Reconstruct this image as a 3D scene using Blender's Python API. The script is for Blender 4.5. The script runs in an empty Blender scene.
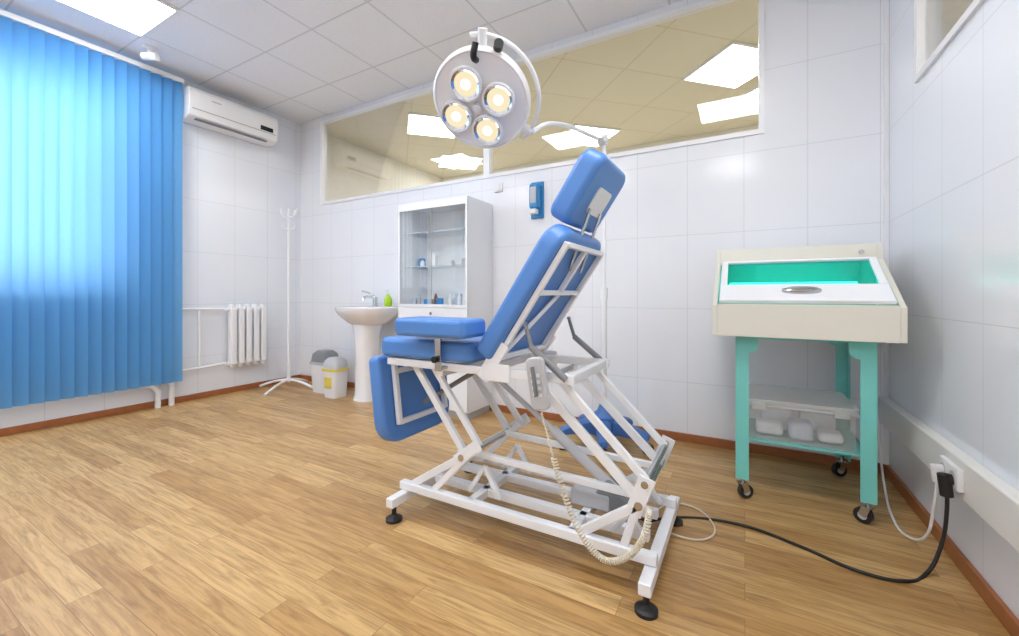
import bpy, bmesh, math, random
from mathutils import Vector, Matrix
random.seed(4)
S = bpy.context.scene
S.view_settings.view_transform = 'Standard'
S.view_settings.look = 'None'
S.view_settings.exposure = 0.28

# ------------------------------------------------------------ materials
def srgb(r, g, b):
    f = lambda c: (c/255/12.92) if c/255 <= 0.04045 else ((c/255+0.055)/1.055)**2.4
    return (f(r), f(g), f(b), 1)

def pm(name, col, rough=0.45, metal=0.0, var=0.05, scale=6.0, bump=0.0, coat=0.0, emis=None, estr=0, alpha=1.0, trans=0.0, bscale=None):
    m = bpy.data.materials.new(name); m.use_nodes = True
    nt = m.node_tree; b = nt.nodes['Principled BSDF']
    geo = nt.nodes.new('ShaderNodeNewGeometry')
    nz = nt.nodes.new('ShaderNodeTexNoise'); nz.inputs['Scale'].default_value = scale
    nz.inputs['Detail'].default_value = 3
    nt.links.new(geo.outputs['Position'], nz.inputs['Vector'])
    mx = nt.nodes.new('ShaderNodeMix'); mx.data_type = 'RGBA'
    mx.inputs[6].default_value = (col[0]*(1-var), col[1]*(1-var), col[2]*(1-var), 1)
    mx.inputs[7].default_value = (min(1, col[0]*(1+var)), min(1, col[1]*(1+var)), min(1, col[2]*(1+var)), 1)
    nt.links.new(nz.outputs['Fac'], mx.inputs[0])
    nt.links.new(mx.outputs[2], b.inputs['Base Color'])
    b.inputs['Roughness'].default_value = rough
    b.inputs['Metallic'].default_value = metal
    b.inputs['Coat Weight'].default_value = coat
    b.inputs['Alpha'].default_value = alpha
    b.inputs['Transmission Weight'].default_value = trans
    if emis:
        b.inputs['Emission Color'].default_value = emis
        b.inputs['Emission Strength'].default_value = estr
    if bump:
        n2 = nt.nodes.new('ShaderNodeTexNoise'); n2.inputs['Scale'].default_value = bscale or 200
        nt.links.new(geo.outputs['Position'], n2.inputs['Vector'])
        bp = nt.nodes.new('ShaderNodeBump'); bp.inputs['Strength'].default_value = bump
        bp.inputs['Distance'].default_value = 0.002
        nt.links.new(n2.outputs['Fac'], bp.inputs['Height'])
        nt.links.new(bp.outputs['Normal'], b.inputs['Normal'])
    return m

def tile_mat(name, axis, col, line, w, h, mortar, rough, ox=0, oy=0, bump=0.3, speck=0.0, rot=0):
    m = bpy.data.materials.new(name); m.use_nodes = True
    nt = m.node_tree; b = nt.nodes['Principled BSDF']
    geo = nt.nodes.new('ShaderNodeNewGeometry')
    sp = nt.nodes.new('ShaderNodeSeparateXYZ'); cb = nt.nodes.new('ShaderNodeCombineXYZ')
    nt.links.new(geo.outputs['Position'], sp.inputs[0])
    a = {'x': ('X', 'Z'), 'y': ('Y', 'Z'), 'z': ('X', 'Y')}[axis]
    for i, (c, o) in enumerate(zip(a, (ox, oy))):
        ad = nt.nodes.new('ShaderNodeMath'); ad.operation = 'ADD'; ad.inputs[1].default_value = o
        nt.links.new(sp.outputs[c], ad.inputs[0]); nt.links.new(ad.outputs[0], cb.inputs[i])
    vec = cb.outputs[0]
    if rot:
        mp = nt.nodes.new('ShaderNodeMapping'); mp.inputs['Rotation'].default_value = (0, 0, rot)
        mp.inputs['Location'].default_value = (30, 30, 0)
        nt.links.new(vec, mp.inputs[0]); vec = mp.outputs[0]
    br = nt.nodes.new('ShaderNodeTexBrick'); br.offset = 0; br.squash = 1
    br.inputs['Scale'].default_value = 1
    br.inputs['Brick Width'].default_value = w; br.inputs['Row Height'].default_value = h
    br.inputs['Mortar Size'].default_value = mortar; br.inputs['Mortar Smooth'].default_value = 0.3
    br.inputs['Color1'].default_value = col
    br.inputs['Color2'].default_value = (col[0]*.99, col[1]*.99, col[2]*.99, 1)
    br.inputs['Mortar'].default_value = line
    nt.links.new(vec, br.inputs['Vector'])
    out = br.outputs['Color']
    if speck:
        nz = nt.nodes.new('ShaderNodeTexNoise'); nz.inputs['Scale'].default_value = 60; nz.inputs['Detail'].default_value = 6
        nt.links.new(geo.outputs['Position'], nz.inputs['Vector'])
        rp = nt.nodes.new('ShaderNodeValToRGB'); rp.color_ramp.elements[0].position = .3; rp.color_ramp.elements[1].position = .5
        rp.color_ramp.elements[0].color = (1-speck, 1-speck, 1-speck, 1)
        nt.links.new(nz.outputs['Fac'], rp.inputs[0])
        mu = nt.nodes.new('ShaderNodeMix'); mu.data_type = 'RGBA'; mu.blend_type = 'MULTIPLY'; mu.inputs[0].default_value = 1
        nt.links.new(out, mu.inputs[6]); nt.links.new(rp.outputs[0], mu.inputs[7]); out = mu.outputs[2]
    nt.links.new(out, b.inputs['Base Color'])
    b.inputs['Roughness'].default_value = rough
    bp = nt.nodes.new('ShaderNodeBump'); bp.inputs['Strength'].default_value = bump; bp.inputs['Distance'].default_value = 0.003
    bp.invert = True
    nt.links.new(br.outputs['Fac'], bp.inputs['Height']); nt.links.new(bp.outputs['Normal'], b.inputs['Normal'])
    return m

def wood_floor():
    m = bpy.data.materials.new('floor_wood_planks'); m.use_nodes = True
    nt = m.node_tree; b = nt.nodes['Principled BSDF']; L = nt.links
    geo = nt.nodes.new('ShaderNodeNewGeometry')
    br = nt.nodes.new('ShaderNodeTexBrick'); br.offset = .37; br.offset_frequency = 2
    br.inputs['Scale'].default_value = 1
    br.inputs['Brick Width'].default_value = 0.95; br.inputs['Row Height'].default_value = 0.092
    br.inputs['Mortar Size'].default_value = 0.0012; br.inputs['Mortar Smooth'].default_value = .6
    br.inputs['Color1'].default_value = srgb(180, 139, 84); br.inputs['Color2'].default_value = srgb(214, 178, 122)
    br.inputs['Mortar'].default_value = srgb(146, 108, 62); br.inputs['Bias'].default_value = 0.0
    L.new(geo.outputs['Position'], br.inputs['Vector'])
    mp = nt.nodes.new('ShaderNodeMapping'); mp.inputs['Scale'].default_value = (3.4, 48, 1)
    L.new(geo.outputs['Position'], mp.inputs['Vector'])
    ad = nt.nodes.new('ShaderNodeVectorMath'); ad.operation = 'MULTIPLY_ADD'
    L.new(br.outputs['Color'], ad.inputs[0]); ad.inputs[1].default_value = (37, 53, 0); L.new(mp.outputs[0], ad.inputs[2])
    nz = nt.nodes.new('ShaderNodeTexNoise'); nz.inputs['Scale'].default_value = 1.0; nz.inputs['Detail'].default_value = 8
    nz.inputs['Roughness'].default_value = .65; nz.inputs['Distortion'].default_value = 1.0
    L.new(ad.outputs[0], nz.inputs['Vector'])
    rp = nt.nodes.new('ShaderNodeValToRGB')
    rp.color_ramp.elements[0].position = .36; rp.color_ramp.elements[0].color = (.55, .48, .38, 1)
    rp.color_ramp.elements[1].position = .58; rp.color_ramp.elements[1].color = (1.0, 1.0, 1.0, 1)
    L.new(nz.outputs['Fac'], rp.inputs[0])
    mu = nt.nodes.new('ShaderNodeMix'); mu.data_type = 'RGBA'; mu.blend_type = 'MULTIPLY'; mu.inputs[0].default_value = .85
    L.new(br.outputs['Color'], mu.inputs[6]); L.new(rp.outputs[0], mu.inputs[7])
    L.new(mu.outputs[2], b.inputs['Base Color'])
    b.inputs['Roughness'].default_value = .34
    bp = nt.nodes.new('ShaderNodeBump'); bp.inputs['Strength'].default_value = .15; bp.inputs['Distance'].default_value = .002
    L.new(nz.outputs['Fac'], bp.inputs['Height']); L.new(bp.outputs['Normal'], b.inputs['Normal'])
    return m

def glass_mat(name, tint=(1, 1, 1, 1), gl=0.08, rough=0.02, haze=0.0, hcol=(1, 1, 1, 1), fres=.5):
    m = bpy.data.materials.new(name); m.use_nodes = True
    nt = m.node_tree; nt.nodes.clear()
    o = nt.nodes.new('ShaderNodeOutputMaterial'); mx = nt.nodes.new('ShaderNodeMixShader')
    t = nt.nodes.new('ShaderNodeBsdfTransparent'); t.inputs[0].default_value = tint
    base = t.outputs[0]
    if haze:
        d = nt.nodes.new('ShaderNodeBsdfDiffuse'); d.inputs[0].default_value = hcol
        m2 = nt.nodes.new('ShaderNodeMixShader'); m2.inputs[0].default_value = haze
        nt.links.new(base, m2.inputs[1]); nt.links.new(d.outputs[0], m2.inputs[2]); base = m2.outputs[0]
    g = nt.nodes.new('ShaderNodeBsdfGlossy'); g.inputs['Roughness'].default_value = rough
    f = nt.nodes.new('ShaderNodeLayerWeight'); f.inputs[0].default_value = .25
    ma = nt.nodes.new('ShaderNodeMath'); ma.operation = 'MULTIPLY_ADD'; ma.inputs[1].default_value = fres; ma.inputs[2].default_value = gl
    ma.use_clamp = True
    nt.links.new(f.outputs['Fresnel'], ma.inputs[0]); nt.links.new(ma.outputs[0], mx.inputs[0])
    nt.links.new(base, mx.inputs[1]); nt.links.new(g.outputs[0], mx.inputs[2]); nt.links.new(mx.outputs[0], o.inputs[0])
    return m

def blind_mat():
    m = bpy.data.materials.new('blue_blind_fabric'); m.use_nodes = True
    nt = m.node_tree; nt.nodes.clear(); L = nt.links
    o = nt.nodes.new('ShaderNodeOutputMaterial'); mx = nt.nodes.new('ShaderNodeMixShader'); mx.inputs[0].default_value = .45
    d = nt.nodes.new('ShaderNodeBsdfDiffuse'); t = nt.nodes.new('ShaderNodeBsdfTranslucent')
    geo = nt.nodes.new('ShaderNodeNewGeometry'); mp = nt.nodes.new('ShaderNodeMapping'); mp.inputs['Scale'].default_value = (80, 80, 300)
    nz = nt.nodes.new('ShaderNodeTexNoise'); nz.inputs['Scale'].default_value = 1
    L.new(geo.outputs['Position'], mp.inputs[0]); L.new(mp.outputs[0], nz.inputs['Vector'])
    c = nt.nodes.new('ShaderNodeMix'); c.data_type = 'RGBA'
    c.inputs[6].default_value = srgb(84, 152, 212); c.inputs[7].default_value = srgb(106, 172, 228)
    L.new(nz.outputs['Fac'], c.inputs[0]); L.new(c.outputs[2], d.inputs[0])
    t.inputs[0].default_value = srgb(162, 208, 242)
    L.new(d.outputs[0], mx.inputs[1]); L.new(t.outputs[0], mx.inputs[2]); L.new(mx.outputs[0], o.inputs[0])
    return m

def emit_mat(name, col, st):
    m = bpy.data.materials.new(name); m.use_nodes = True
    nt = m.node_tree; nt.nodes.clear()
    o = nt.nodes.new('ShaderNodeOutputMaterial'); e = nt.nodes.new('ShaderNodeEmission')
    e.inputs[0].default_value = col; e.inputs[1].default_value = st
    nt.links.new(e.outputs[0], o.inputs[0]); return m

M = {}
M['wall_b'] = tile_mat('white_wall_tile_back', 'x', srgb(238, 241, 247), srgb(217, 221, 228), .333, .5, .0022, .15, ox=5, oy=.1, bump=.10)
M['wall_s'] = tile_mat('white_wall_tile_side', 'y', srgb(236, 241, 249), srgb(215, 220, 228), .333, .5, .0022, .15, ox=5, oy=.1, bump=.10)
M['plaster'] = pm('white_plaster', srgb(238, 240, 244), .5, var=.01)
M['ceil'] = tile_mat('ceiling_tile', 'z', srgb(242, 244, 250), srgb(216, 218, 225), .6, .6, .008, .8, ox=3.45+6, oy=-1.4+6, speck=.05)
M['ceil2'] = tile_mat('neighbour_ceiling_tile', 'z', srgb(232, 227, 208), srgb(216, 210, 190), .6, .6, .009, .8, ox=.08, oy=-3.726, rot=math.radians(45))
M['beige'] = pm('beige_wall_paint', srgb(236, 232, 218), .6, var=.02)
M['nfloor'] = pm('neighbour_linoleum', srgb(214, 204, 180), .4, var=.03)
M['floor'] = wood_floor()
M['base'] = pm('red_brown_baseboard', srgb(160, 98, 58), .4, var=.18, scale=25)
M['white'] = pm('white_enamel', srgb(240, 242, 246), .28, var=.01)
M['wplastic'] = pm('white_plastic', srgb(234, 235, 237), .4, var=.015)
M['cream'] = pm('cream_painted_metal', srgb(226, 224, 212), .4, var=.02)
M['duct'] = pm('cable_duct_plastic', srgb(234, 233, 229), .4, var=.01)
M['ceramic'] = pm('white_ceramic', srgb(240, 240, 242), .1, var=.01, coat=.5)
M['blue'] = pm('blue_leatherette', srgb(84, 138, 212), .38, var=.05, bump=.25, bscale=350)
M['bluebase'] = pm('blue_cast_metal', srgb(70, 116, 184), .4, var=.06)
M['teal'] = pm('teal_painted_metal', srgb(122, 210, 203), .35, var=.04)
M['black'] = pm('black_rubber', srgb(28, 28, 30), .5, var=.1)
M['grey'] = pm('grey_plastic', srgb(128, 130, 134), .4, var=.04)
M['lgrey'] = pm('light_grey_plastic', srgb(190, 192, 196), .4, var=.03)
M['steel'] = pm('brushed_steel', srgb(190, 190, 192), .25, metal=1, var=.04)
M['chrome'] = pm('chrome', srgb(220, 220, 222), .08, metal=1, var=.01)
M['blind'] = blind_mat()
M['glass'] = glass_mat('window_glass', (.98, .98, .98, 1), .03)
M['cabglass'] = glass_mat('cabinet_glass', (.99, 1, 1, 1), .02, fres=.2)
M['tealglass'] = glass_mat('teal_lid_glass', (.42, .93, .88, 1), .01, haze=.06, hcol=srgb(40, 180, 170), fres=.2)
M['tealglow'] = emit_mat('uv_tube_glow', srgb(120, 245, 230), 4.5)
M['tealin'] = pm('teal_cabinet_lining', srgb(60, 200, 190), .5, var=.04)
M['panel'] = emit_mat('fluorescent_diffuser', (1, .99, .975, 1), 19)
M['panel2'] = emit_mat('neighbour_diffuser', (1, .97, .90, 1), 11)
M['bulb'] = emit_mat('warm_halogen_glow', (1, .86, .58, 1), .80)
M['bulbhot'] = emit_mat('halogen_filament', (1, .94, .80, 1), 3.0)
M['soap'] = pm('green_soap_bottle', srgb(170, 205, 40), .3)
M['yellow'] = pm('yellow_label_print', srgb(225, 205, 90), .4)
M['bluepl'] = pm('blue_dispenser_plastic', srgb(50, 140, 205), .25)
M['cord'] = pm('beige_cord', srgb(222, 214, 196), .45)
M['clear'] = glass_mat('clear_container_plastic', (.99, .99, .99, 1), .02, .2, haze=.12, hcol=(.93, .95, .95, 1), fres=.1)
M['lid'] = glass_mat('frosted_lid_plastic', (.98, .98, .98, 1), .03, .2, haze=.40, hcol=(.93, .95, .95, 1), fres=.1)
M['cloth'] = pm('folded_cloth', srgb(232, 234, 238), .8, var=.1, scale=40)
M['brown'] = pm('brown_bottle', srgb(120, 70, 40), .2)
M['box1'] = pm('medicine_carton', srgb(190, 200, 215), .5, var=.2, scale=50)
M['dark'] = pm('dark_display', srgb(30, 34, 40), .15)

# ------------------------------------------------------------ helpers
def group(name, loc=(0, 0, 0)):
    e = bpy.data.objects.new(name, None); e.location = loc; e.empty_display_size = .1
    bpy.context.collection.objects.link(e); return e

def fin(name, bm, mat, parent=None, bevel=0, smooth=False, seg=3):
    me = bpy.data.meshes.new(name)
    bmesh.ops.recalc_face_normals(bm, faces=bm.faces)
    bm.to_mesh(me); bm.free()
    o = bpy.data.objects.new(name, me); bpy.context.collection.objects.link(o)
    mats = mat if isinstance(mat, (list, tuple)) else [mat]
    for k in mats: me.materials.append(M[k])
    if bevel:
        b = o.modifiers.new('bevel', 'BEVEL'); b.width = bevel; b.segments = seg; b.limit_method = 'ANGLE'
        b.angle_limit = math.radians(35); b.harden_normals = True
        smooth = True
    if smooth:
        for p in me.polygons: p.use_smooth = True
        if not bevel:
            try: me.set_sharp_from_angle(angle=math.radians(40))
            except Exception: pass
    if parent:
        o.parent = parent; o.matrix_parent_inverse = Matrix.Translation(-Vector(parent.location))
    return o

def addbox(bm, x0, x1, y0, y1, z0, z1):
    v = [bm.verts.new(p) for p in [(x0, y0, z0), (x1, y0, z0), (x1, y1, z0), (x0, y1, z0), (x0, y0, z1), (x1, y0, z1), (x1, y1, z1), (x0, y1, z1)]]
    for f in [(0, 3, 2, 1), (4, 5, 6, 7), (0, 1, 5, 4), (1, 2, 6, 5), (2, 3, 7, 6), (3, 0, 4, 7)]:
        bm.faces.new([v[i] for i in f])

def box(name, x0, x1, y0, y1, z0, z1, mat, parent=None, bevel=0.0, seg=3):
    bm = bmesh.new(); addbox(bm, x0, x1, y0, y1, z0, z1)
    return fin(name, bm, mat, parent, bevel, seg=seg)

def boxes(name, lst, mat, parent=None, bevel=0.0):
    bm = bmesh.new()
    for b in lst: addbox(bm, *b)
    return fin(name, bm, mat, parent, bevel)

def frame_of(d):
    d = Vector(d).normalized(); up = Vector((0, 0, 1))
    if abs(d.dot(up)) > .98: up = Vector((0, 1, 0))
    s = d.cross(up).normalized(); u = s.cross(d).normalized()
    return d, s, u

def addbar(bm, p0, p1, w, h):
    p0 = Vector(p0); p1 = Vector(p1); d, s, u = frame_of(p1-p0)
    vs = []
    for p in (p0, p1):
        for a, b in ((-1, -1), (1, -1), (1, 1), (-1, 1)):
            vs.append(bm.verts.new(p+s*a*w/2+u*b*h/2))
    for f in [(0, 1, 2, 3), (7, 6, 5, 4), (0, 4, 5, 1), (1, 5, 6, 2), (2, 6, 7, 3), (3, 7, 4, 0)]:
        bm.faces.new([vs[i] for i in f])

def bars(name, lst, mat, parent=None, w=.03, h=.03, bevel=.004):
    bm = bmesh.new()
    for e in lst:
        addbar(bm, e[0], e[1], e[2] if len(e) > 2 else w, e[3] if len(e) > 3 else h)
    return fin(name, bm, mat, parent, bevel, seg=2)

def addcyl(bm, p0, p1, r, r2=None, n=20):
    p0 = Vector(p0); p1 = Vector(p1); d, s, u = frame_of(p1-p0); r2 = r if r2 is None else r2
    A = []; B = []
    for i in range(n):
        a = 2*math.pi*i/n; w = s*math.cos(a)+u*math.sin(a)
        A.append(bm.verts.new(p0+w*r)); B.append(bm.verts.new(p1+w*r2))
    for i in range(n):
        j = (i+1) % n; bm.faces.new([A[i], A[j], B[j], B[i]])
    bm.faces.new(A[::-1]); bm.faces.new(B)

def cyls(name, lst, mat, parent=None, n=20):
    bm = bmesh.new()
    for e in lst: addcyl(bm, *e[:3], r2=e[3] if len(e) > 3 else None, n=n)
    return fin(name, bm, mat, parent, 0, True)

def tube(name, pts, r, mat, parent=None, smooth=True, cyclic=False, res=8):
    cu = bpy.data.curves.new(name, 'CURVE'); cu.dimensions = '3D'; cu.bevel_depth = r; cu.bevel_resolution = 3
    cu.resolution_u = res; cu.use_fill_caps = True
    if smooth:
        sp = cu.splines.new('BEZIER'); sp.bezier_points.add(len(pts)-1)
        for b, p in zip(sp.bezier_points, pts):
            b.co = p; b.handle_left_type = b.handle_right_type = 'AUTO'
    else:
        sp = cu.splines.new('POLY'); sp.points.add(len(pts)-1)
        for b, p in zip(sp.points, pts): b.co = (*p, 1)
    sp.use_cyclic_u = cyclic
    cu.materials.append(M[mat])
    o = bpy.data.objects.new(name+'_c', cu); bpy.context.collection.objects.link(o)
    dg = bpy.context.evaluated_depsgraph_get()
    me = bpy.data.meshes.new_from_object(o.evaluated_get(dg)); me.name = name
    bpy.data.objects.remove(o)
    o = bpy.data.objects.new(name, me); bpy.context.collection.objects.link(o)
    for p in me.polygons: p.use_smooth = True
    if parent:
        o.parent = parent; o.matrix_parent_inverse = Matrix.Translation(-Vector(parent.location))
    return o

def lathe(name, prof, mat, parent=None, mtx=Matrix(), n=40, sx=1, sy=1):
    bm = bmesh.new(); rings = []
    for r, z in prof:
        if r < 1e-5: rings.append([bm.verts.new(mtx @ Vector((0, 0, z)))])
        else: rings.append([bm.verts.new(mtx @ Vector((sx*r*math.cos(2*math.pi*i/n), sy*r*math.sin(2*math.pi*i/n), z))) for i in range(n)])
    for A, B in zip(rings, rings[1:]):
        for i in range(n):
            j = (i+1) % n
            if len(A) == 1 and len(B) == 1: continue
            if len(A) == 1: bm.faces.new([A[0], B[i], B[j]])
            elif len(B) == 1: bm.faces.new([A[i], A[j], B[0]])
            else: bm.faces.new([A[i], A[j], B[j], B[i]])
    return fin(name, bm, mat, parent, 0, True)

def loft(name, rings, mat, parent=None, n=48, ex=2.0, capped=True):
    bm = bmesh.new(); R = []
    for cx, cy, rx, ry, z in rings:
        row = []
        for i in range(n):
            a = 2*math.pi*i/n; c, s = math.cos(a), math.sin(a)
            row.append(bm.verts.new((cx+rx*math.copysign(abs(c)**(2/ex), c), cy+ry*math.copysign(abs(s)**(2/ex), s), z)))
        R.append(row)
    for A, B in zip(R, R[1:]):
        for i in range(n):
            j = (i+1) % n; bm.faces.new([A[i], A[j], B[j], B[i]])
    if capped: bm.faces.new(R[0][::-1]); bm.faces.new(R[-1])
    return fin(name, bm, mat, parent, 0, True)

def panel(name, O, U, V, N, w, h, th, rad, mat, parent=None, bevel=.015, rads=None):
    O, U, V, N = map(Vector, (O, U, V, N)); U.normalize(); V.normalize(); N.normalize()
    rads = rads or (rad,)*4
    pts = []
    for (cx, cy, a0), r in zip(((0, 0, 180), (w, 0, 270), (w, h, 0), (0, h, 90)), rads):
        sx = 1 if cx == 0 else -1; sy = 1 if cy == 0 else -1
        k = 6 if r > 0.002 else 0
        for i in range(k+1):
            a = math.radians(a0+90*(i/max(k, 1))); pts.append((cx+sx*r+r*math.cos(a), cy+sy*r+r*math.sin(a)))
            if k == 0: pts[-1] = (cx, cy)
    bm = bmesh.new()
    A = [bm.verts.new(O+U*p[0]+V*p[1]) for p in pts]; B = [bm.verts.new(O+U*p[0]+V*p[1]+N*th) for p in pts]
    m = len(pts)
    for i in range(m):
        j = (i+1) % m; bm.faces.new([A[i], A[j], B[j], B[i]])
    bm.faces.new(A[::-1]); bm.faces.new(B)
    return fin(name, bm, mat, parent, bevel, True, seg=4)

def prism_x(name, prof, x0, x1, mat, parent=None, bevel=0.0):
    bm = bmesh.new()
    A = [bm.verts.new((x0, y, z)) for y, z in prof]; B = [bm.verts.new((x1, y, z)) for y, z in prof]
    m = len(prof)
    for i in range(m):
        j = (i+1) % m; bm.faces.new([A[i], A[j], B[j], B[i]])
    bm.faces.new(A[::-1]); bm.faces.new(B)
    return fin(name, bm, mat, parent, bevel)

def castor(pfx, x, y, parent, r=.035, ztop=.1, ang=0.4):
    d = Vector((math.cos(ang), math.sin(ang), 0)); s = Vector((-d.y, d.x, 0))
    c = Vector((x, y, r))+d*.015
    cyls(pfx+'_wheel', [(c-s*.012, c+s*.012, r)], 'black', parent)
    cyls(pfx+'_hub', [(c-s*.014, c+s*.014, r*.5)], 'lgrey', parent)
    bars(pfx+'_fork', [((c+s*.017), Vector((x, y, r*2+.008))+s*.017, .003, .03), ((c-s*.017), Vector((x, y, r*2+.008))-s*.017, .003, .03),
                       (Vector((x, y, r*2+.008))-s*.02, Vector((x, y, r*2+.008))+s*.02, .04, .004)], 'steel', parent, bevel=0)
    cyls(pfx+'_stem', [((x, y, r*2+.008), (x, y, ztop), .008)], 'steel', parent)

# ------------------------------------------------------------ room
XL, XR, YB, YF, H = -4.55, .694, 3.05, -2.6, 3.0
T = .08
NB = 5.7
box('floor', XL-T, XR+T, YF-T, YB+T, -.08, 0, 'floor')
box('ceiling', XL-T, XR+T, YF-T, YB+T, H, H+.08, 'ceil')
wx0, wx1, wz0, wz1 = -4.18, .105, 2.005, 2.95
boxes('wall_back', [(XL-T, XR+T, YB, YB+T, 0, wz0), (XL-T, XR+T, YB, YB+T, wz1, H),
                    (XL-T, wx0, YB, YB+T, wz0, wz1), (wx1, XR+T, YB, YB+T, wz0, wz1)], 'wall_b')
ly0, ly1, lz0, lz1 = -1.1, 1.42, 1.04, 2.62
boxes('wall_left', [(XL-.3, XL, YF, YB, 0, lz0), (XL-.3, XL, YF, YB, lz1, H),
                    (XL-.3, XL, YF, ly0, lz0, lz1), (XL-.3, XL, ly1, YB, lz0, lz1)], 'wall_s')
ry0, ry1, rz0 = 0.4, 2.60, 1.975
boxes('wall_right', [(XR, XR+T, YF, YB, 0, rz0), (XR, XR+T, YF, YB, wz1, H),
                     (XR, XR+T, YF, ry0, rz0, wz1), (XR, XR+T, ry1, YB, rz0, wz1)], 'wall_s')
box('wall_front', XL-T, XR+T, YF-T, YF, 0, H, 'plaster')
box('baseboard_back', XL+.02, XR-.02, YB-.018, YB, 0, .055, 'base', bevel=.004)
box('baseboard_left', XL, XL+.018, YF, YB, 0, .055, 'base', bevel=.004)
box('baseboard_right', XR-.018, XR, YF, YB, 0, .055, 'base', bevel=.004)
box('trim_corner', XR-.02, XR, YB-.02, YB, .055, H, 'plaster', bevel=.003)
box('trim_cable_duct', XR-.045, XR, YF, YB-.02, .29, .43, 'duct', bevel=.008)
# neighbouring room
box('ceiling_neighbour', XL-T, 3.2, YB+T, NB+.1, H, H+.08, 'ceil2')
box('ceiling_neighbour.001', XR+T, 3.2, -.6, YB+T, H, H+.08, 'ceil2')
box('floor_neighbour', XL-T, 3.2, YB+T, NB+.1, -.08, 0, 'nfloor')
box('floor_neighbour.001', XR+T, 3.2, -.6, YB+T, -.08, 0, 'nfloor')
box('wall_neighbour_back', XL-T, 3.2, NB, NB+.1, 0, H, 'beige')
box('wall_neighbour_left', XL-T, XL, YB+T, NB, 0, H, 'beige')
box('wall_neighbour_right', 3.1, 3.2, -.6, NB, 0, H, 'beige')
box('wall_neighbour_front', XR+T, 3.1, -.7, -.6, 0, H, 'beige')

# windows in back wall
w1 = group('window_1', (-1.95, YB, 2.4))
f = .03
boxes('frame', [(wx0, wx1, YB-.012, YB+.05, wz0, wz0+f), (wx0, wx1, YB-.012, YB+.05, wz1-f, wz1),
                (wx0, wx0+f, YB-.012, YB+.05, wz0+f, wz1-f), (wx1-f, wx1, YB-.012, YB+.05, wz0+f, wz1-f),
                (-1.98, -1.92, YB-.012, YB+.05, wz0+f, wz1-f)], 'white', w1)
boxes('pane', [(wx0+f, -1.98, YB+.018, YB+.022, wz0+f, wz1-f), (-1.92, wx1-f, YB+.018, YB+.022, wz0+f, wz1-f)], 'glass', w1)
w2 = group('window_2', (XR, 1.5, 2.4))
boxes('frame', [(XR-.012, XR+.05, ry0, ry1, rz0, rz0+f), (XR-.012, XR+.05, ry0, ry1, wz1-f, wz1),
                (XR-.012, XR+.05, ry0, ry0+f, rz0+f, wz1-f), (XR-.012, XR+.05, ry1-f, ry1, rz0+f, wz1-f)], 'white', w2)
box('pane', XR+.018, XR+.022, ry0+f, ry1-f, rz0+f, wz1-f, 'glass', w2)
# outside window
w3 = group('window_3', (XL, .2, 1.8))
ox = XL-.18
lst = [(ox, ox+.06, ly0, ly1, lz0, lz0+.06), (ox, ox+.06, ly0, ly1, lz1-.06, lz1),
       (ox, ox+.06, ly0, ly0+.06, lz0+.06, lz1-.06), (ox, ox+.06, ly1-.06, ly1, lz0+.06, lz1-.06), (ox, ox+.06, .12, .2, lz0+.06, lz1-.06)]
boxes('frame', lst, 'white', w3)
box('pane', ox+.028, ox+.032, ly0+.06, ly1-.06, lz0+.06, lz1-.06, 'glass', w3)
box('sill', XL-.12, XL+.035, ly0-.04, ly1+.04, lz0-.03, lz0, 'white', w3, .005)

# ceiling lights
def ceil_light(cx, cy, m='panel', s=.6, rot=0):
    e = group('ceiling_light', (cx, cy, H-.01))
    h = s/2
    a = boxes('housing', [(-h, h, -h, -h+.015, -.01, .01), (-h, h, h-.015, h, -.01, .01), (-h, -h+.015, -h+.015, h-.015, -.01, .01), (h-.015, h, -h+.015, h-.015, -.01, .01)], 'white')
    b = box('diffuser', -h+.015, h-.015, -h+.015, h-.015, -.006, .008, m)
    a.parent = e; b.parent = e
    e.rotation_euler = (0, 0, math.radians(rot))
for x, y in ((-3.75, 1.1), (-1.95, 1.1), (-.15, 1.1), (-3.75, -1.3), (-1.95, -1.3), (-.15, -1.3)):
    ceil_light(x, y)
for x, y in ((-.08, 4.15), (.30, 4.88), (-1.73, 5.05), (-3.22, 3.85), (-3.75, 5.1), (1.6, 1.2), (1.8, 3.9)):
    ceil_light(x, y, 'panel2', rot=45)

# ------------------------------------------------------------ vertical blinds
vb = group('vertical_blinds', (-4.43, .5, 1.5))
bm = bmesh.new(); y = 1.77; k = 0
while y > -1.5:
    ang = math.radians(33+random.uniform(-6, 6)); w = .046; col = []
    for i in range(5):
        q = (i/4*2-1); px = -4.43+q*w*math.sin(ang)+.008*(1-q*q); py = y+q*w*math.cos(ang)
        col.append((bm.verts.new((px, py, .215)), bm.verts.new((px, py, 2.90))))
    for a, b in zip(col, col[1:]): bm.faces.new([a[0], b[0], b[1], a[1]])
    y -= .077; k += 1
fin('slats', bm, 'blind', vb, 0, True)
box('head_rail', -4.46, -4.40, -1.55, 1.82, 2.90, 2.94, 'white', vb, .004)
boxes('rail_bracket', [(-4.55, -4.45, yy, yy+.03, 2.92, 2.935) for yy in (-1.2, 0, 1.6)], 'white', vb)
sn = group('ceiling_sensor', (-4.2, 1.5, 2.98))
lathe('sensor_base', [(0, 0), (.05, 0), (.05, -.02), (.02, -.03), (.02, -.06), (0, -.06)], 'white', sn, Matrix.Translation((-4.2, 1.5, 3.0)))
cyls('sensor_head', [((-4.24, 1.47, 2.925), (-4.15, 1.53, 2.925), .03)], 'white', sn)

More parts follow.
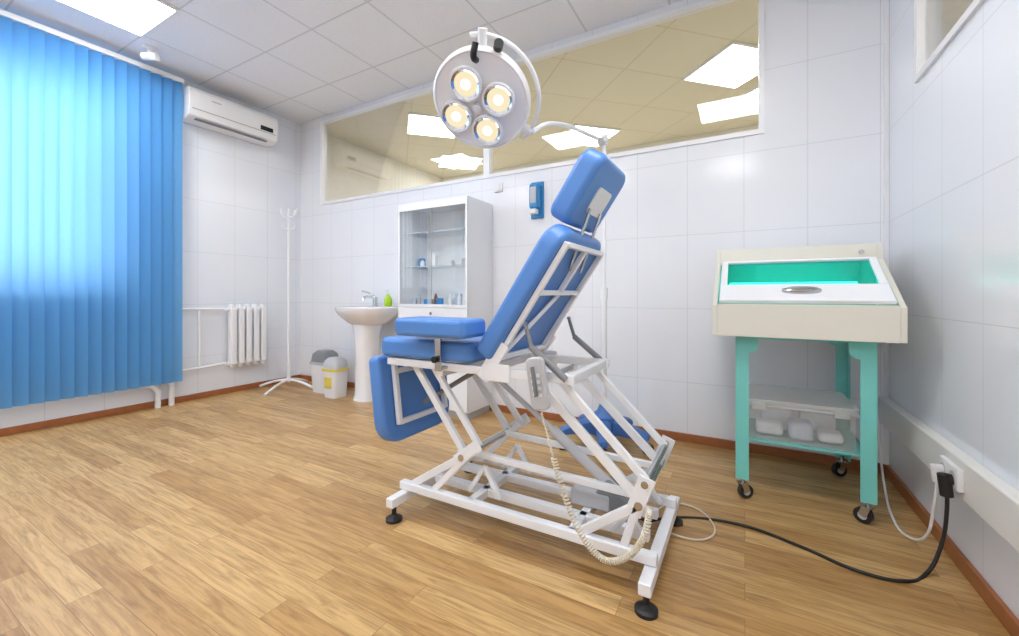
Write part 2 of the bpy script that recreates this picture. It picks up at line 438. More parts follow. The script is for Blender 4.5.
# ------------------------------------------------------------ air conditioner
ac = group('air_conditioner', (-4.45, 2.23, 2.75))
bm = bmesh.new()
prof = [(-4.55, 2.60), (-4.43, 2.595), (-4.37, 2.63), (-4.345, 2.70), (-4.345, 2.85), (-4.37, 2.885), (-4.55, 2.885)]
A = [bm.verts.new((x, 1.835, z)) for x, z in prof]; B = [bm.verts.new((x, 2.66, z)) for x, z in prof]
for i in range(len(prof)):
    j = (i+1) % len(prof); bm.faces.new([A[i], A[j], B[j], B[i]])
bm.faces.new(A[::-1]); bm.faces.new(B)
fin('body', bm, 'white', ac, .012)
box('display', -4.347, -4.342, 2.47, 2.6, 2.70, 2.745, 'dark', ac, .003)
box('seam', -4.346, -4.3435, 1.86, 2.63, 2.685, 2.689, 'grey', ac)
box('badge', -4.346, -4.3435, 2.02, 2.10, 2.80, 2.81, 'lgrey', ac)
bars('louver', [((-4.40, 1.9, 2.607), (-4.40, 2.56, 2.607), .06, .006)], 'grey', ac)

# ------------------------------------------------------------ radiator
rd = group('radiator', (-4.47, 2.42, .58))
for i in range(5):
    yy = 2.25+i*.074
    boxes('section_%d' % (i+1), [(-4.50, -4.43, yy-.022, yy+.022, .26, .90)], 'white', rd, .02)
    box('fin_%d' % (i+1), -4.435, -4.41, yy-.028, yy+.028, .30, .86, 'white', rd, .01)
cyls('header', [((-4.465, 2.2, .85), (-4.465, 2.58, .85), .02), ((-4.465, 2.2, .31), (-4.465, 2.58, .31), .02)], 'white', rd)
boxes('wall_bracket', [(-4.55, -4.49, 2.3, 2.32, .8, .82), (-4.55, -4.49, 2.5, 2.52, .8, .82)], 'white', rd)
tube('supply_pipe', [(-4.49, 2.2, .85), (-4.49, 1.95, .86), (-4.49, 1.2, .86)], .013, 'white', rd, smooth=False)
tube('return_pipe', [(-4.49, 2.2, .31), (-4.49, 1.95, .30), (-4.49, 1.2, .30)], .013, 'white', rd, smooth=False)
tube('bypass_pipe', [(-4.49, 1.98, .85), (-4.49, 1.98, .30)], .011, 'white', rd, smooth=False)
pp = group('heating_pipe', (-4.49, 1.65, .2))
tube('riser_1', [(-4.49, 1.76, .0), (-4.49, 1.76, .185), (-4.49, 1.72, .23), (-4.49, 1.64, .24)], .022, 'white', pp, smooth=False)
tube('riser_2', [(-4.49, 1.66, .0), (-4.49, 1.66, .14), (-4.49, 1.62, .19), (-4.49, 1.50, .24)], .022, 'white', pp, smooth=False)

# ------------------------------------------------------------ coat stand
cs = group('coat_stand', (-4.2, 2.68, 0))
cx, cy = -4.2, 2.68
cyls('pole', [((cx, cy, .08), (cx, cy, 1.90), .014), ((cx, cy, .07), (cx, cy, .30), .02)], 'white', cs)
for i in range(4):
    a = math.radians(20+90*i)
    R = .30 if i in (0, 1) else .34
    tube('leg_%d' % (i+1), [(cx, cy, .10), (cx+.5*R*math.cos(a), cy+.5*R*math.sin(a), .07), (cx+R*math.cos(a), cy+R*math.sin(a), .015)], .013, 'white', cs)
    tube('hook_%d' % (i+1), [(cx, cy, 1.82), (cx+.06*math.cos(a), cy+.06*math.sin(a), 1.82), (cx+.10*math.cos(a), cy+.10*math.sin(a), 1.90)], .008, 'white', cs)
    tube('lower_hook_%d' % (i+1), [(cx, cy, 1.70), (cx+.04*math.cos(a+.7), cy+.04*math.sin(a+.7), 1.69), (cx+.06*math.cos(a+.7), cy+.06*math.sin(a+.7), 1.74)], .006, 'white', cs)

# ------------------------------------------------------------ waste bins
def bin_(name, x, y, w, h, lidm, band):
    g = group(name, (x, y, 0))
    loft('body', [(x, y, w*.42, w*.38, 0), (x, y, w*.5, w*.45, h*.7)], 'wplastic', g, ex=5)
    loft('rim', [(x, y, w*.53, w*.48, h*.68), (x, y, w*.53, w*.48, h*.74)], band, g, ex=5)
    loft('lid', [(x, y, w*.5, w*.45, h*.74), (x, y, w*.45, w*.40, h*.92), (x, y, w*.3, w*.25, h)], lidm, g, ex=4)
    return g
b1 = bin_('waste_bin', -3.77, 2.80, .24, .42, 'grey', 'lgrey')
b2 = bin_('waste_bin.001', -3.48, 2.70, .20, .38, 'lgrey', 'yellow')
box('yellow_label', -3.53, -3.43, 2.612, 2.616, .10, .20, 'yellow', b2)

# ------------------------------------------------------------ sink
sk = group('pedestal_sink', (-3.12, 2.8, 0))
cx, cy = -3.14, 2.80
loft('basin', [(cx, cy, .09, .09, .68), (cx, cy, .19, .15, .73), (cx, cy, .28, .21, .80), (cx, cy, .315, .235, .85), (cx, cy, .315, .238, .872), (cx, cy, .305, .23, .878),
               (cx, cy-.03, .24, .165, .872), (cx, cy-.03, .21, .145, .82), (cx, cy-.03, .13, .09, .765), (cx, cy-.03, .03, .03, .755)], 'ceramic', sk, ex=2.8)
loft('pedestal', [(cx, 2.79, .12, .12, 0), (cx, 2.79, .105, .105, .05), (cx, 2.79, .095, .095, .35), (cx, 2.79, .11, .11, .6), (cx, 2.79, .14, .12, .72)], 'ceramic', sk, ex=2.6)
FX = cx-.10
cyls('faucet_body', [((FX, 2.98, .872), (FX, 2.98, .97), .024)], 'chrome', sk)
tube('faucet_spout', [(FX, 2.98, .94), (FX, 2.92, .97), (FX, 2.84, .96), (FX, 2.82, .93)], .014, 'chrome', sk)
tube('faucet_lever', [(FX, 2.98, .97), (FX-.03, 2.95, 1.0), (FX-.09, 2.89, 1.03)], .010, 'chrome', sk)
sb = group('soap_bottle', (-3.02, 2.95, .878))
lathe('bottle', [(0, 0), (.034, 0), (.038, .02), (.038, .08), (.017, .105), (.013, .12), (0, .12)], 'soap', sb, Matrix.Translation((-3.03, 2.95, .878)))
cyls('pump', [((-3.03, 2.95, .995), (-3.03, 2.95, 1.03), .006), ((-3.03, 2.95, 1.03), (-3.03, 2.91, 1.03), .007)], 'wplastic', sb)

# ------------------------------------------------------------ cabinet
cb = group('medical_cabinet', (-2.255, 2.86, 0))
X0, X1, Y0, Y1, Z1 = -2.62, -1.89, 2.667, 3.045, 1.77
t = .018
boxes('carcass', [(X0, X0+t, Y0+.02, Y1, .06, Z1), (X1-t, X1, Y0+.02, Y1, .06, Z1), (X0+t, X1-t, Y1-t, Y1, .06, Z1),
                  (X0+t, X1-t, Y0+.02, Y1-t, Z1-t, Z1), (X0+t, X1-t, Y0+.02, Y1-t, .06, .08), (X0+t, X1-t, Y0+.02, Y1-t, .87, .90)], 'white', cb)
boxes('plinth', [(X0+.02, X1-.02, Y0+.05, Y1-.02, 0, .06)], 'lgrey', cb)
boxes('lower_door', [(X0, -2.257, Y0, Y0+.018, .07, .70), (-2.253, X1, Y0, Y0+.018, .07, .70)], 'white', cb, .003)
boxes('drawer', [(X0, X1, Y0, Y0+.018, .705, .885)], 'white', cb, .003)
cyls('lock', [((-2.255, Y0-.006, .84), (-2.255, Y0, .84), .012)], 'steel', cb)
boxes('pull', [(-2.29, -2.28, Y0-.02, Y0, .5, .6), (-2.23, -2.22, Y0-.02, Y0, .5, .6)], 'steel', cb, .002)
boxes('glass_door_frame', [(X0, X1, Y0, Y0+.018, .89, .915), (X0, X1, Y0, Y0+.018, Z1-.06, Z1), (X0, X0+.018, Y0, Y0+.018, .915, Z1-.06), (X1-.018, X1, Y0, Y0+.018, .915, Z1-.06)], 'white', cb)
boxes('glass_door', [(X0+.018, -2.257, Y0+.007, Y0+.011, .915, Z1-.06), (-2.253, X1-.018, Y0+.007, Y0+.011, .915, Z1-.06)], 'cabglass', cb)
boxes('glass_edge', [(-2.256, -2.254, Y0+.005, Y0+.012, .915, Z1-.06)], 'lgrey', cb)
boxes('glass_shelf', [(X0+t, X1-t, Y0+.04, Y1-t, 1.23, 1.236), (X0+t, X1-t, Y0+.04, Y1-t, 1.52, 1.526)], 'cabglass', cb)
boxes('shelf_edge', [(X0+t, X1-t, Y0+.036, Y0+.04, 1.23, 1.236), (X0+t, X1-t, Y0+.036, Y0+.04, 1.52, 1.526)], 'box1', cb)
random.seed(9)
for zz, nn_ in ((.90, 13), (1.237, 5)):
    for i in range(nn_):
        xx = X0+.04+i*(X1-X0-.09)/nn_+random.uniform(0, .008); yy = random.uniform(2.73, 2.90); hh = random.uniform(.05, .12)
        if i % 2 == 0:
            box('carton_%d' % i, xx, xx+.045, yy, yy+.04, zz, zz+hh, random.choice(['box1', 'wplastic', 'lgrey', 'bluepl']), cb)
        else:
            lathe('medicine_bottle_%d' % i, [(0, 0), (.017, 0), (.017, hh*.7), (.008, hh*.85), (.009, hh), (0, hh)], random.choice(['brown', 'wplastic', 'lgrey', 'wplastic']), cb, Matrix.Translation((xx+.02, yy, zz)), n=16)

# wall items
sd = group('soap_dispenser', (-1.46, 3.02, 1.75))
box('backplate', -1.515, -1.405, 3.03, 3.05, 1.61, 1.905, 'bluepl', sd, .006)
box('reservoir', -1.50, -1.42, 2.96, 3.03, 1.68, 1.88, 'bluepl', sd, .018)
box('window_strip', -1.485, -1.435, 2.955, 2.961, 1.72, 1.85, 'lgrey', sd, .002)
box('push_lever', -1.49, -1.43, 2.945, 3.0, 1.635, 1.675, 'wplastic', sd, .006)
ws = group('wall_switch', (-1.83, 3.04, 2.05))
box('plate', -1.87, -1.79, 3.036, 3.05, 1.87, 1.95, 'wplastic', ws, .004)
box('rocker', -1.85, -1.81, 3.03, 3.037, 1.885, 1.935, 'wplastic', ws, .003)

# ------------------------------------------------------------ operating lamp
lp = group('mobile_surgical_lamp', (-.81, 2.66, 0))
PX, PY = -.80, 2.67
for i in range(5):
    a = math.radians(-75+72*i); d = Vector((math.cos(a), math.sin(a), 0)); s = Vector((-d.y, d.x, 0)); c = Vector((PX, PY, 0))
    bm = bmesh.new()
    secs = [(.0, .05, .10, .21), (.12, .04, .10, .19), (.25, .032, .095, .15), (.29, .025, .095, .13)]
    R = []
    for dist, w, z0, z1 in secs:
        p = c+d*dist
        R.append([bm.verts.new(p+s*q*w+Vector((0, 0, z))) for q, z in ((-1, z0), (1, z0), (1, z1-.015), (.5, z1), (-.5, z1), (-1, z1-.015))])
    for A, B in zip(R, R[1:]):
        for k in range(6):
            bm.faces.new([A[k], A[(k+1) % 6], B[(k+1) % 6], B[k]])
    bm.faces.new(R[0]); bm.faces.new(R[-1])
    fin('base_leg_%d' % (i+1), bm, 'bluebase', lp, .006)
    castor('castor_%d' % (i+1), PX+d.x*.27, PY+d.y*.27, lp, .037, .1, a+1)
lathe('base_hub', [(0, .09), (.085, .09), (.085, .21), (.045, .24), (.03, .28), (0, .28)], 'bluebase', lp, Matrix.Translation((PX, PY, 0)))
cyls('column', [((PX, PY, .2), (PX, PY, 1.0), .018), ((PX, PY, 1.0), (PX, PY, 2.03), .012)], 'white', lp)
cyls('column_collar', [((PX, PY, .97), (PX, PY, 1.04), .024), ((PX, PY, 1.97), (PX, PY, 2.04), .022)], 'white', lp)
hc = Vector((-1.155, 1.765, 1.985))
n = Vector((.22, -.86, -.92)).normalized()
Rv = Vector((.87, .492, 0)); ex = (Rv-n*Rv.dot(n)).normalized(); ey = n.cross(ex)
if ey.z < 0: ey = -ey
HM = Matrix((( ex.x, ey.x, n.x, hc.x), (ex.y, ey.y, n.y, hc.y), (ex.z, ey.z, n.z, hc.z), (0, 0, 0, 1)))
hp = lambda r, a, z: HM @ Vector((r*math.cos(math.radians(a)), r*math.sin(math.radians(a)), z))
lathe('lamp_dish', [(0, -.085), (.09, -.08), (.18, -.06), (.232, -.03), (.247, .0), (.247, .035), (.237, .045), (.228, .035), (0, .035)], 'white', lp, HM, n=56)
OC = Vector((-.018, -.024, 0))
for i in range(4):
    a = math.radians(24+90*i); q = OC+Vector((.122*math.cos(a), .122*math.sin(a), 0))
    MM = HM @ Matrix.Translation(q)
    lathe('bulb_housing_%d' % (i+1), [(.070, .033), (.078, .058), (.070, .064), (.062, .058), (.035, .042), (0, .038)], 'chrome', lp, MM)
    lathe('bulb_rim_%d' % (i+1), [(.076, .033), (.084, .05), (.082, .064), (.075, .066), (.068, .06)], 'white', lp, MM)
    lathe('bulb_glow_%d' % (i+1), [(0, .056), (.030, .056), (.058, .056), (.061, .052), (0, .050)], 'bulb', lp, MM)
    lathe('bulb_core_%d' % (i+1), [(0, .064), (.016, .062), (.024, .058), (.024, .055)], 'bulbhot', lp, MM)
cyls('centre_knob', [(HM @ (OC+Vector((0, 0, .03))), HM @ (OC+Vector((0, 0, .06))), .022)], 'white', lp)
tube('yoke', [hp(.285, a, -.02) for a in range(100, -46, -12)], .011, 'white', lp)
cyls('yoke_pivot', [(hp(.24, 88, -.01), hp(.31, 88, -.02), .022), (hp(.24, -32, -.01), hp(.30, -32, -.02), .02)], 'white', lp)
tube('handle_grip', [hp(.20, 92, .06), hp(.23, 92, .10), hp(.28, 90, .08)], .015, 'black', lp)
cyls('handle_grip_end', [(hp(.26, 70, .02), hp(.29, 70, .05), .022)], 'black', lp)
jt = hp(.30, -32, -.02)
tube('arm', [jt, (-.95, 2.14, 1.955), (PX, PY, 2.0)], .013, 'white', lp)
cyls('arm_joint', [(Vector((PX, PY-.07, 1.97)), Vector((PX, PY+.03, 2.02)), .024)], 'lgrey', lp)

# ------------------------------------------------------------ treatment chair
ch = group('medical_treatment_chair', (-.95, 1.64, 0))
YN, YFR = 1.38, 1.88
fx = (-1.35, -.27); fy = (1.35, 1.94)
for i, (x, y) in enumerate([(a, b) for a in fx for b in fy]):
    lathe('foot_%d' % (i+1), [(0, 0), (.036, 0), (.036, .012), (.02, .022), (.01, .028), (.01, .07), (0, .07)], 'black', ch, Matrix.Translation((x, y, 0)))
bars('base_cross_beams', [((fx[0], 1.32, .085), (fx[0], 1.97, .085), .04, .04), ((fx[1], 1.32, .085), (fx[1], 1.97, .085), .04, .04)], 'white', ch)
bars('base_rails', [((-1.38, 1.43, .125), (-.25, 1.43, .125)), ((-1.38, 1.86, .125), (-.25, 1.86, .125)),
                    ((-1.28, 1.56, .125), (-.30, 1.56, .125)), ((-1.28, 1.73, .125), (-.30, 1.73, .125)),
                    ((-1.0, 1.43, .125), (-1.0, 1.86, .125)), ((-.55, 1.43, .125), (-.55, 1.86, .125))], 'white', ch, .035, .035)
gl = []
for y in (1.50, 1.79):
    gl += [((-1.05, y, .14), (-.97, y, .26)), ((-.89, y, .14), (-.97, y, .26)), ((-.42, y, .14), (-.36, y, .22)), ((-.30, y, .14), (-.36, y, .22))]
bars('gussets', gl, 'white', ch, .02, .02)
KL = (-1.04, .31); KR = (-.31, .29)
lk = []
for y in (1.46, 1.83):
    lk += [((-1.33, y, .68), (KL[0], y, KL[1]), .022, .032), ((-1.22, y, .68), (KL[0]+.07, y, KL[1]+.05), .022, .028),
           ((KL[0], y-.026, KL[1]), (-1.31, y-.026, .14), .022, .032), ((KL[0]+.07, y-.026, KL[1]+.05), (-1.19, y-.026, .14), .022, .028),
           ((-.70, y, .66), (KR[0], y, KR[1]), .022, .034), ((-.60, y, .67), (KR[0]+.02, y, KR[1]+.075), .022, .028),
           ((KR[0], y-.026, KR[1]), (-.52, y-.026, .14), .022, .032), ((KR[0]+.02, y-.026, KR[1]+.075), (-.36, y-.026, .14), .022, .028)]
bars('lift_links', lk, 'white', ch)
bars('coupling_bars', [((KL[0], 1.50, KL[1]), (KR[0], 1.50, KR[1]), .022, .026), ((KL[0], 1.79, KL[1]), (KR[0], 1.79, KR[1]), .022, .026)], 'white', ch)
cyls('pivot_shafts', [((KL[0], 1.42, KL[1]), (KL[0], 1.87, KL[1]), .014), ((KR[0], 1.42, KR[1]), (KR[0], 1.87, KR[1]), .014),
                      ((-1.33, 1.42, .68), (-1.33, 1.87, .68), .012), ((-.70, 1.42, .66), (-.70, 1.87, .66), .012),
                      ((KR[0]+.02, 1.42, KR[1]+.075), (KR[0]+.02, 1.87, KR[1]+.075), .012)], 'steel', ch)
bars('knee_plates', [((KR[0]-.02, y, KR[1]-.035), (KR[0]+.03, y, KR[1]+.10), .008, .055) for y in (1.428, 1.872)] +
     [((KL[0]-.03, y, KL[1]-.02), (KL[0]+.09, y, KL[1]+.07), .008, .05) for y in (1.428, 1.872)], 'white', ch)
cyls('actuator_tube', [((-.42, 1.645, .20), (-.72, 1.645, .42), .022), ((-.72, 1.645, .42), (-.98, 1.645, .60), .012)], 'lgrey', ch)
bars('actuator_motor', [((-.40, 1.645, .16), (-.50, 1.645, .235), .08, .08)], 'grey', ch, bevel=.012)
box('control_box', -.62, -.46, 1.60, 1.72, .145, .21, 'lgrey', ch, .01)
bars('seat_frame', [((-1.45, 1.42, .69), (-.53, 1.42, .69)), ((-1.45, 1.84, .69), (-.53, 1.84, .69)), ((-1.43, 1.42, .69), (-1.43, 1.84, .69)),
                    ((-.55, 1.42, .69), (-.55, 1.84, .69)), ((-.93, 1.42, .69), (-.93, 1.84, .69)), ((-1.15, 1.42, .66), (-1.15, 1.84, .66))], 'white', ch, .03, .035)
panel('seat_cushion', (-1.48, YN, .715), (1, 0, 0), (0, 1, 0), (0, 0, 1), .52, .5, .085, .04, 'blue', ch, .022)
a = Vector((.553, 0, .833)); nn = Vector((.833, 0, -.553)); Yv = Vector((0, 1, 0))
P0 = Vector((-.950, 0, .775))
P = lambda s, y, d: P0+a*s+nn*d+Vector((0, y, 0))
panel('backrest_cushion', P(0, YN, 0), Yv, a, nn, .5, .60, .085, .05, 'blue', ch, .024, rads=(.03, .03, .09, .09))
panel('headrest_cushion', P(.605, YN+.07, -.06), Yv, a, nn, .36, .29, .095, .05, 'blue', ch, .026, rads=(.04, .04, .06, .06))
bars('backrest_frame', [(P(-.05, 1.42, .097), P(.56, 1.42, .097)), (P(-.05, 1.84, .097), P(.56, 1.84, .097)), (P(.55, 1.42, .097), P(.55, 1.84, .097)),
                        (P(.03, 1.42, .097), P(.03, 1.84, .097)), (P(.34, 1.42, .097), P(.34, 1.84, .097)), (P(.34, 1.63, .097), P(.55, 1.63, .097)),
                        (P(.05, 1.44, .097), P(.33, 1.63, .097), .018, .018)], 'white', ch, .022, .022)
bars('headrest_bars', [(P(.45, 1.57, .105), P(.70, 1.57, .045), .02, .008), (P(.45, 1.70, .105), P(.70, 1.70, .045), .02, .008)], 'steel', ch, .02, .008, bevel=.002)
panel('headrest_plate', P(.68, 1.56, .035), Yv, a, nn, .16, .11, .006, .02, 'wplastic', ch, .001)
bars('hinge_plates', [(P(-.08, y, .09), P(.10, y, .09), .008, .06) for y in (1.40, 1.86)] + [((-.91, y, .69), (-.79, y, .69), .008, .07) for y in (1.398, 1.862)], 'white', ch)
for k, y in enumerate((1.405, 1.855)):
    e0 = P(.22, y, .12)
    cyls('recline_strut_%d' % (k+1), [(e0, Vector((-.70, y, .80)), .008), (Vector((-.70, y, .80)), Vector((-.56, y, .69)), .013)], 'grey', ch)
panel('armrest_pad', (-1.29, 1.28, .825), (1, 0, 0), (0, 1, 0), (0, 0, 1), .36, .18, .075, .025, 'blue', ch, .02)
bars('armrest_support', [((-1.11, 1.36, .83), (-1.11, 1.36, .68), .03, .012), ((-1.11, 1.36, .69), (-1.11, 1.42, .69), .03, .012), ((-1.22, 1.36, .82), (-1.0, 1.36, .82), .03, .008)], 'steel', ch, bevel=.002)
cyls('armrest_knob', [((-1.11, 1.35, .73), (-1.11, 1.33, .73), .014)], 'black', ch)
tl = Vector((.13, 0, -.99)).normalized(); tn = Vector((-.99, 0, -.13)).normalized()
panel('leg_cushion', Vector((-1.485, YN, .71)), Yv, tl, tn, .5, .42, .075, .1, 'blue', ch, .022, rads=(.03, .03, .11, .11))
Q = lambda s, y: Vector((-1.465, y, .71))+tl*s
bars('leg_frame', [(Q(.02, 1.46), Q(.33, 1.46)), (Q(.02, 1.80), Q(.33, 1.80)), (Q(.32, 1.46), Q(.32, 1.80)), (Q(.08, 1.46), Q(.08, 1.80))], 'white', ch, .024, .024)
cyls('leg_strut', [((-1.42, 1.63, .45), (-1.1, 1.63, .64), .012)], 'grey', ch)
# remote + coil cord
rm = group('chair_remote_control', (-.65, 1.36, .66))
U = Vector((.16, 0, -.987)).normalized(); W = Vector((.987, 0, .16)).normalized()
panel('handset', Vector((-.70, 1.345, .765)), W, U, (0, 1, 0), .07, .19, .028, .02, 'lgrey', rm, .008)
bars('key_pad', [(Vector((-.662, 1.343, .74)), Vector((-.645, 1.343, .635)), .004, .045)], 'grey', rm, bevel=.001)
for i in range(4):
    for j in range(2):
        p = Vector((-.674+j*.022, 1.340, .735))+U*(.02+i*.023); box('key_%d_%d' % (i, j), p.x, p.x+.012, 1.338, 1.342, p.z-.012, p.z, 'wplastic', rm)
path = [Vector(p) for p in [(-.635, 1.355, .575), (-.60, 1.35, .47), (-.565, 1.345, .37), (-.52, 1.34, .26), (-.46, 1.335, .17), (-.39, 1.33, .135), (-.32, 1.335, .17), (-.275, 1.35, .24), (-.27, 1.40, .30)]]
def cat(P_, n_):
    out = []
    for i in range(len(P_)-1):
        p0 = P_[max(i-1, 0)]; p1 = P_[i]; p2 = P_[i+1]; p3 = P_[min(i+2, len(P_)-1)]
        for k in range(n_):
            t_ = k/n_
            out.append(.5*((2*p1)+(-p0+p2)*t_+(2*p0-5*p1+4*p2-p3)*t_*t_+(-p0+3*p1-3*p2+p3)*t_**3))
    out.append(P_[-1]); return out
cp = cat(path, 90); hel = []
for i, p in enumerate(cp):
    d = (cp[min(i+1, len(cp)-1)]-cp[max(i-1, 0)]).normalized(); s1 = d.cross(Vector((0, 1, 0))).normalized(); s2 = Vector((0, 1, 0))
    r = .009 if i > 130 else .002
    th = i*2*math.pi/9
    hel.append(p+(s1*math.cos(th)+s2*math.sin(th))*r)
tube('coiled_cord', hel, .0028, 'cord', rm, smooth=False)

# floor cables
pc = group('power_cable', (0, 2, 0))
tube('black_cord', [(-.42, 1.66, .16), (-.36, 1.82, .04), (-.28, 1.97, .006), (-.02, 2.05, .006), (.19, 1.99, .006), (.36, 1.915, .006), (.477, 1.925, .006), (.56, 2.01, .01), (.605, 2.04, .10), (.618, 2.03, .24), (.618, 2.03, .32)], .006, 'black', pc)
cyls('black_plug', [((.618, 2.03, .29), (.61, 2.03, .365), .018), ((.61, 2.03, .35), (.638, 2.03, .35), .018)], 'black', pc)
tube('beige_cord', [(-.48, 1.68, .15), (-.38, 1.9, .03), (-.25, 2.12, .005), (-.12, 2.0, .005), (-.14, 1.86, .005), (-.25, 1.82, .012), (-.30, 1.8, .04)], .004, 'cord', pc)
so = group('wall_socket', (.63, 2.1, .36))
box('plate', .632, .650, 1.99, 2.15, .32, .40, 'wplastic', so, .006)
cyls('socket_well', [((.6305, 2.03, .36), (.633, 2.03, .36), .022), ((.6305, 2.11, .36), (.633, 2.11, .36), .022)], 'lgrey', so)

# ------------------------------------------------------------ UV sterile cabinet on stand
st = group('instrument_stand', (.22, 2.62, 0))
lx = (-.01, .465); lyy = (2.33, 2.90)
for i, (x, y) in enumerate([(a_, b_) for a_ in lx for b_ in lyy]):
    sx = 1 if x < .2 else -1; sy = 1 if y < 2.6 else -1
    boxes('leg_%d' % (i+1), [(x-.027, x+.027, y-.003, y+.003, .095, .79), (x-.027*sx-.003, x-.027*sx+.003, min(y, y+sy*.05), max(y, y+sy*.05), .095, .79)], 'teal', st)
    castor('castor_%d' % (i+1), x, y+sy*.01, st, .034, .11, .6+i)
    panel('corner_brace_%d' % (i+1), (x+.027*sx, y-.003, .785), (sx, 0, 0), (0, 0, -1), (0, 1, 0), .04, .07, .006, 0, 'teal', st, 0, rads=(0, 0, .038, 0))
boxes('top_frame', [(lx[0]-.03, lx[1]+.03, 2.325, 2.335, .785, .80), (lx[0]-.03, lx[1]+.03, 2.895, 2.905, .77, .80),
                    (lx[0]-.03, lx[0]-.024, 2.33, 2.90, .77, .80), (lx[1]+.024, lx[1]+.03, 2.33, 2.90, .77, .80)], 'teal', st)
boxes('lower_shelf', [(lx[0]-.027, lx[1]+.027, 2.42, 2.83, .262, .27), (lx[0]-.027, lx[0]-.02, 2.33, 2.90, .24, .27), (lx[1]+.02, lx[1]+.027, 2.33, 2.90, .24, .27)], 'teal', st)
ct = group('storage_container', (.2, 2.6, .27))
bx = (.01, .44, 2.43, 2.80, .272, .47)
boxes('tub', [(bx[0], bx[1], bx[2], bx[3], .272, .276), (bx[0], bx[1], bx[2], bx[2]+.004, .276, .455), (bx[0], bx[1], bx[3]-.004, bx[3], .276, .455),
              (bx[0], bx[0]+.004, bx[2]+.004, bx[3]-.004, .276, .455), (bx[1]-.004, bx[1], bx[2]+.004, bx[3]-.004, .276, .455)], 'clear', ct)
panel('lid', (bx[0]-.015, bx[2]-.015, .455), (1, 0, 0), (0, 1, 0), (0, 0, 1), .46, .40, .02, .03, 'lid', ct, .005)
boxes('rim', [(bx[0]-.012, bx[1]+.012, bx[2]-.012, bx[2]-.002, .44, .455), (bx[0]+.02, bx[0]+.08, bx[2]-.018, bx[2]-.012, .425, .46), (bx[1]-.08, bx[1]-.02, bx[2]-.018, bx[2]-.012, .425, .46)], 'lid', ct, .003)
for i, (x, y, w, h, m_) in enumerate(((.05, 2.5, .12, .06, 'cloth'), (.19, 2.47, .10, .09, 'box1'), (.31, 2.49, .10, .05, 'cloth'), (.08, 2.62, .14, .12, 'cloth'), (.25, 2.63, .15, .11, 'cloth'))):
    panel('folded_cloth_%d' % (i+1), (x, y, .28), (1, 0, .0), (0, 1, 0), (0, 0, 1), w, .11, h, .02, m_, ct, .02)

uv = group('uv_sterile_cabinet', (.217, 2.6, .81))
ux0, ux1 = -.138, .572
ps = [(2.25, .80), (2.25, .945), (2.268, .955), (2.585, 1.165), (2.60, 1.244), (2.94, 1.244), (2.94, .80)]
prism_x('side_left', ps, ux0, ux0+.022, 'cream', uv, .003)
prism_x('side_right', ps, ux1-.022, ux1, 'cream', uv, .003)
boxes('base_tray', [(ux0+.022, ux1-.022, 2.25, 2.94, .80, .82), (ux0+.022, ux1-.022, 2.25, 2.27, .82, .953)], 'cream', uv)
boxes('shell', [(ux0+.022, ux1-.022, 2.92, 2.94, .82, 1.244), (ux0+.022, ux1-.022, 2.60, 2.92, 1.23, 1.244)], 'cream', uv)
prism_x('top_fascia', [(2.575, 1.158), (2.585, 1.165), (2.60, 1.244), (2.62, 1.244), (2.62, 1.158)], ux0+.022, ux1-.022, 'cream', uv)
sl = Vector((0, .317, .21)); sn_ = Vector((0, -.21, .317)).normalized()
S0 = Vector((0, 2.268, .955)); L_ = sl.length; sd_ = sl.normalized()
def lidp(nm, x0, x1, f0, f1, th, mat, bev=.004, off=0):
    O = S0+sd_*L_*f0+sn_*off+Vector((x0, 0, 0))
    return panel(nm, O, (1, 0, 0), sd_, sn_, x1-x0, L_*(f1-f0), th, .0, mat, uv, bev)
lx0, lx1 = ux0+.03, ux1-.03
lidp('lid_lower', lx0, lx1, .0, .36, .02, 'white')
lidp('lid_top', lx0, lx1, .94, .985, .02, 'white')
lidp('lid_left', lx0, lx0+.03, .36, .94, .02, 'white')
lidp('lid_right', lx1-.03, lx1, .36, .94, .02, 'white')
lidp('lid_glass', lx0+.03, lx1-.03, .36, .94, .004, 'tealglass', 0, .006)
hO = S0+sd_*L_*.19+sn_*.02
MH = Matrix.Translation(hO+Vector((.225, 0, 0))) @ Matrix(((1, 0, 0, 0), (0, sd_.y, sn_.y, 0), (0, sd_.z, sn_.z, 0), (0, 0, 0, 1)))
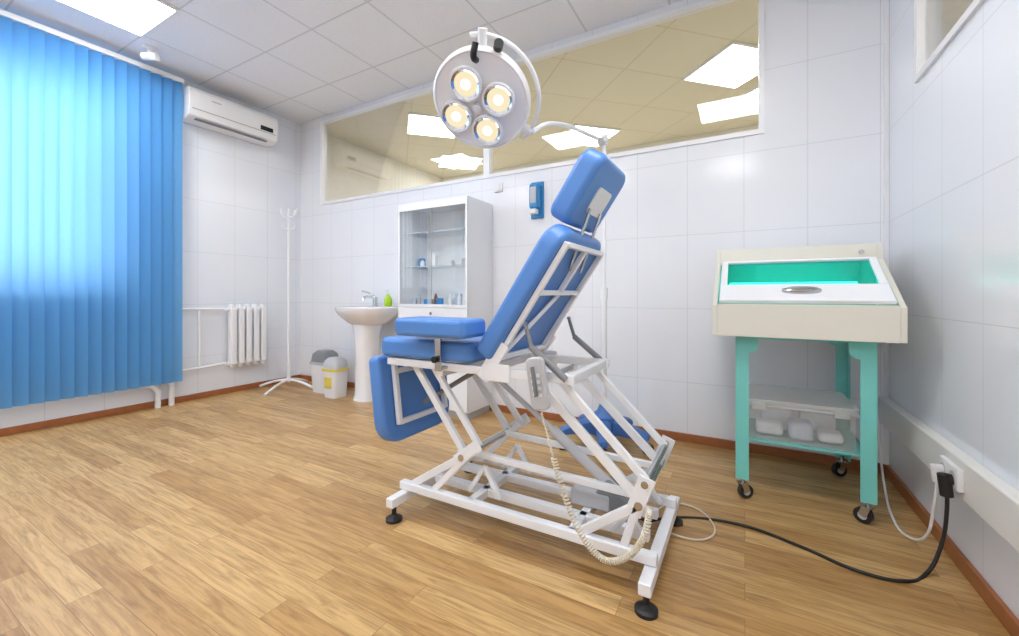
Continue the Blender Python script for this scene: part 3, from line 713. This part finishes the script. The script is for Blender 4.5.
lathe('lid_handle', [(0, 0), (.075, 0), (.075, .012), (.06, .018), (0, .020)], 'steel', uv, MH, n=40, sx=1, sy=.28)
boxes('lining', [(ux0+.022, ux1-.022, 2.905, 2.918, .83, 1.225), (ux0+.022, ux1-.022, 2.62, 2.905, 1.215, 1.228), (ux0+.024, ux1-.024, 2.3, 2.9, .83, .84),
                 (ux0+.0225, ux0+.025, 2.62, 2.9, .84, 1.21), (ux1-.025, ux1-.0225, 2.62, 2.9, .84, 1.21)], 'tealin', uv)
cyls('uv_tube', [((ux0+.06, 2.72, 1.19), (ux1-.06, 2.72, 1.19), .016), ((ux0+.06, 2.80, 1.05), (ux1-.06, 2.80, 1.05), .016)], 'tealglow', uv)
boxes('instrument_tray', [(ux0+.06, ux1-.06, 2.4, 2.85, .90, .905)], 'steel', uv)
lathe('top_knob', [(0, 0), (.010, 0), (.010, .012), (0, .014)], 'lgrey', uv, Matrix.Translation((.49, 2.59, 1.205)) @ Matrix.Rotation(math.radians(90), 4, 'X'))
wc = group('sterilizer_power_cord', (.6, 2.5, .5))
tube('white_cord', [(.60, 2.93, .86), (.612, 2.95, .7), (.605, 2.85, .35), (.59, 2.65, .06), (.57, 2.42, .006), (.575, 2.30, .006), (.60, 2.18, .06), (.612, 2.12, .22), (.618, 2.11, .34)], .005, 'wplastic', wc)
cyls('white_plug', [((.618, 2.11, .31), (.612, 2.11, .37), .015), ((.612, 2.11, .36), (.632, 2.11, .36), .015)], 'wplastic', wc)

# ------------------------------------------------------------ world, camera
w = bpy.data.worlds.new('daylight'); S.world = w; w.use_nodes = True
bg = w.node_tree.nodes['Background']; bg.inputs[0].default_value = (.82, .92, 1.0, 1); bg.inputs[1].default_value = 4.8

cam = bpy.data.cameras.new('camera'); co = bpy.data.objects.new('camera', cam); bpy.context.collection.objects.link(co)
co.location = (0, 0, 1.0); co.rotation_euler = (math.radians(90), 0, math.radians(29.5))
cam.sensor_width = 36; cam.lens = 416/1019*36; cam.shift_y = -24/1019; cam.clip_start = .02
S.camera = co
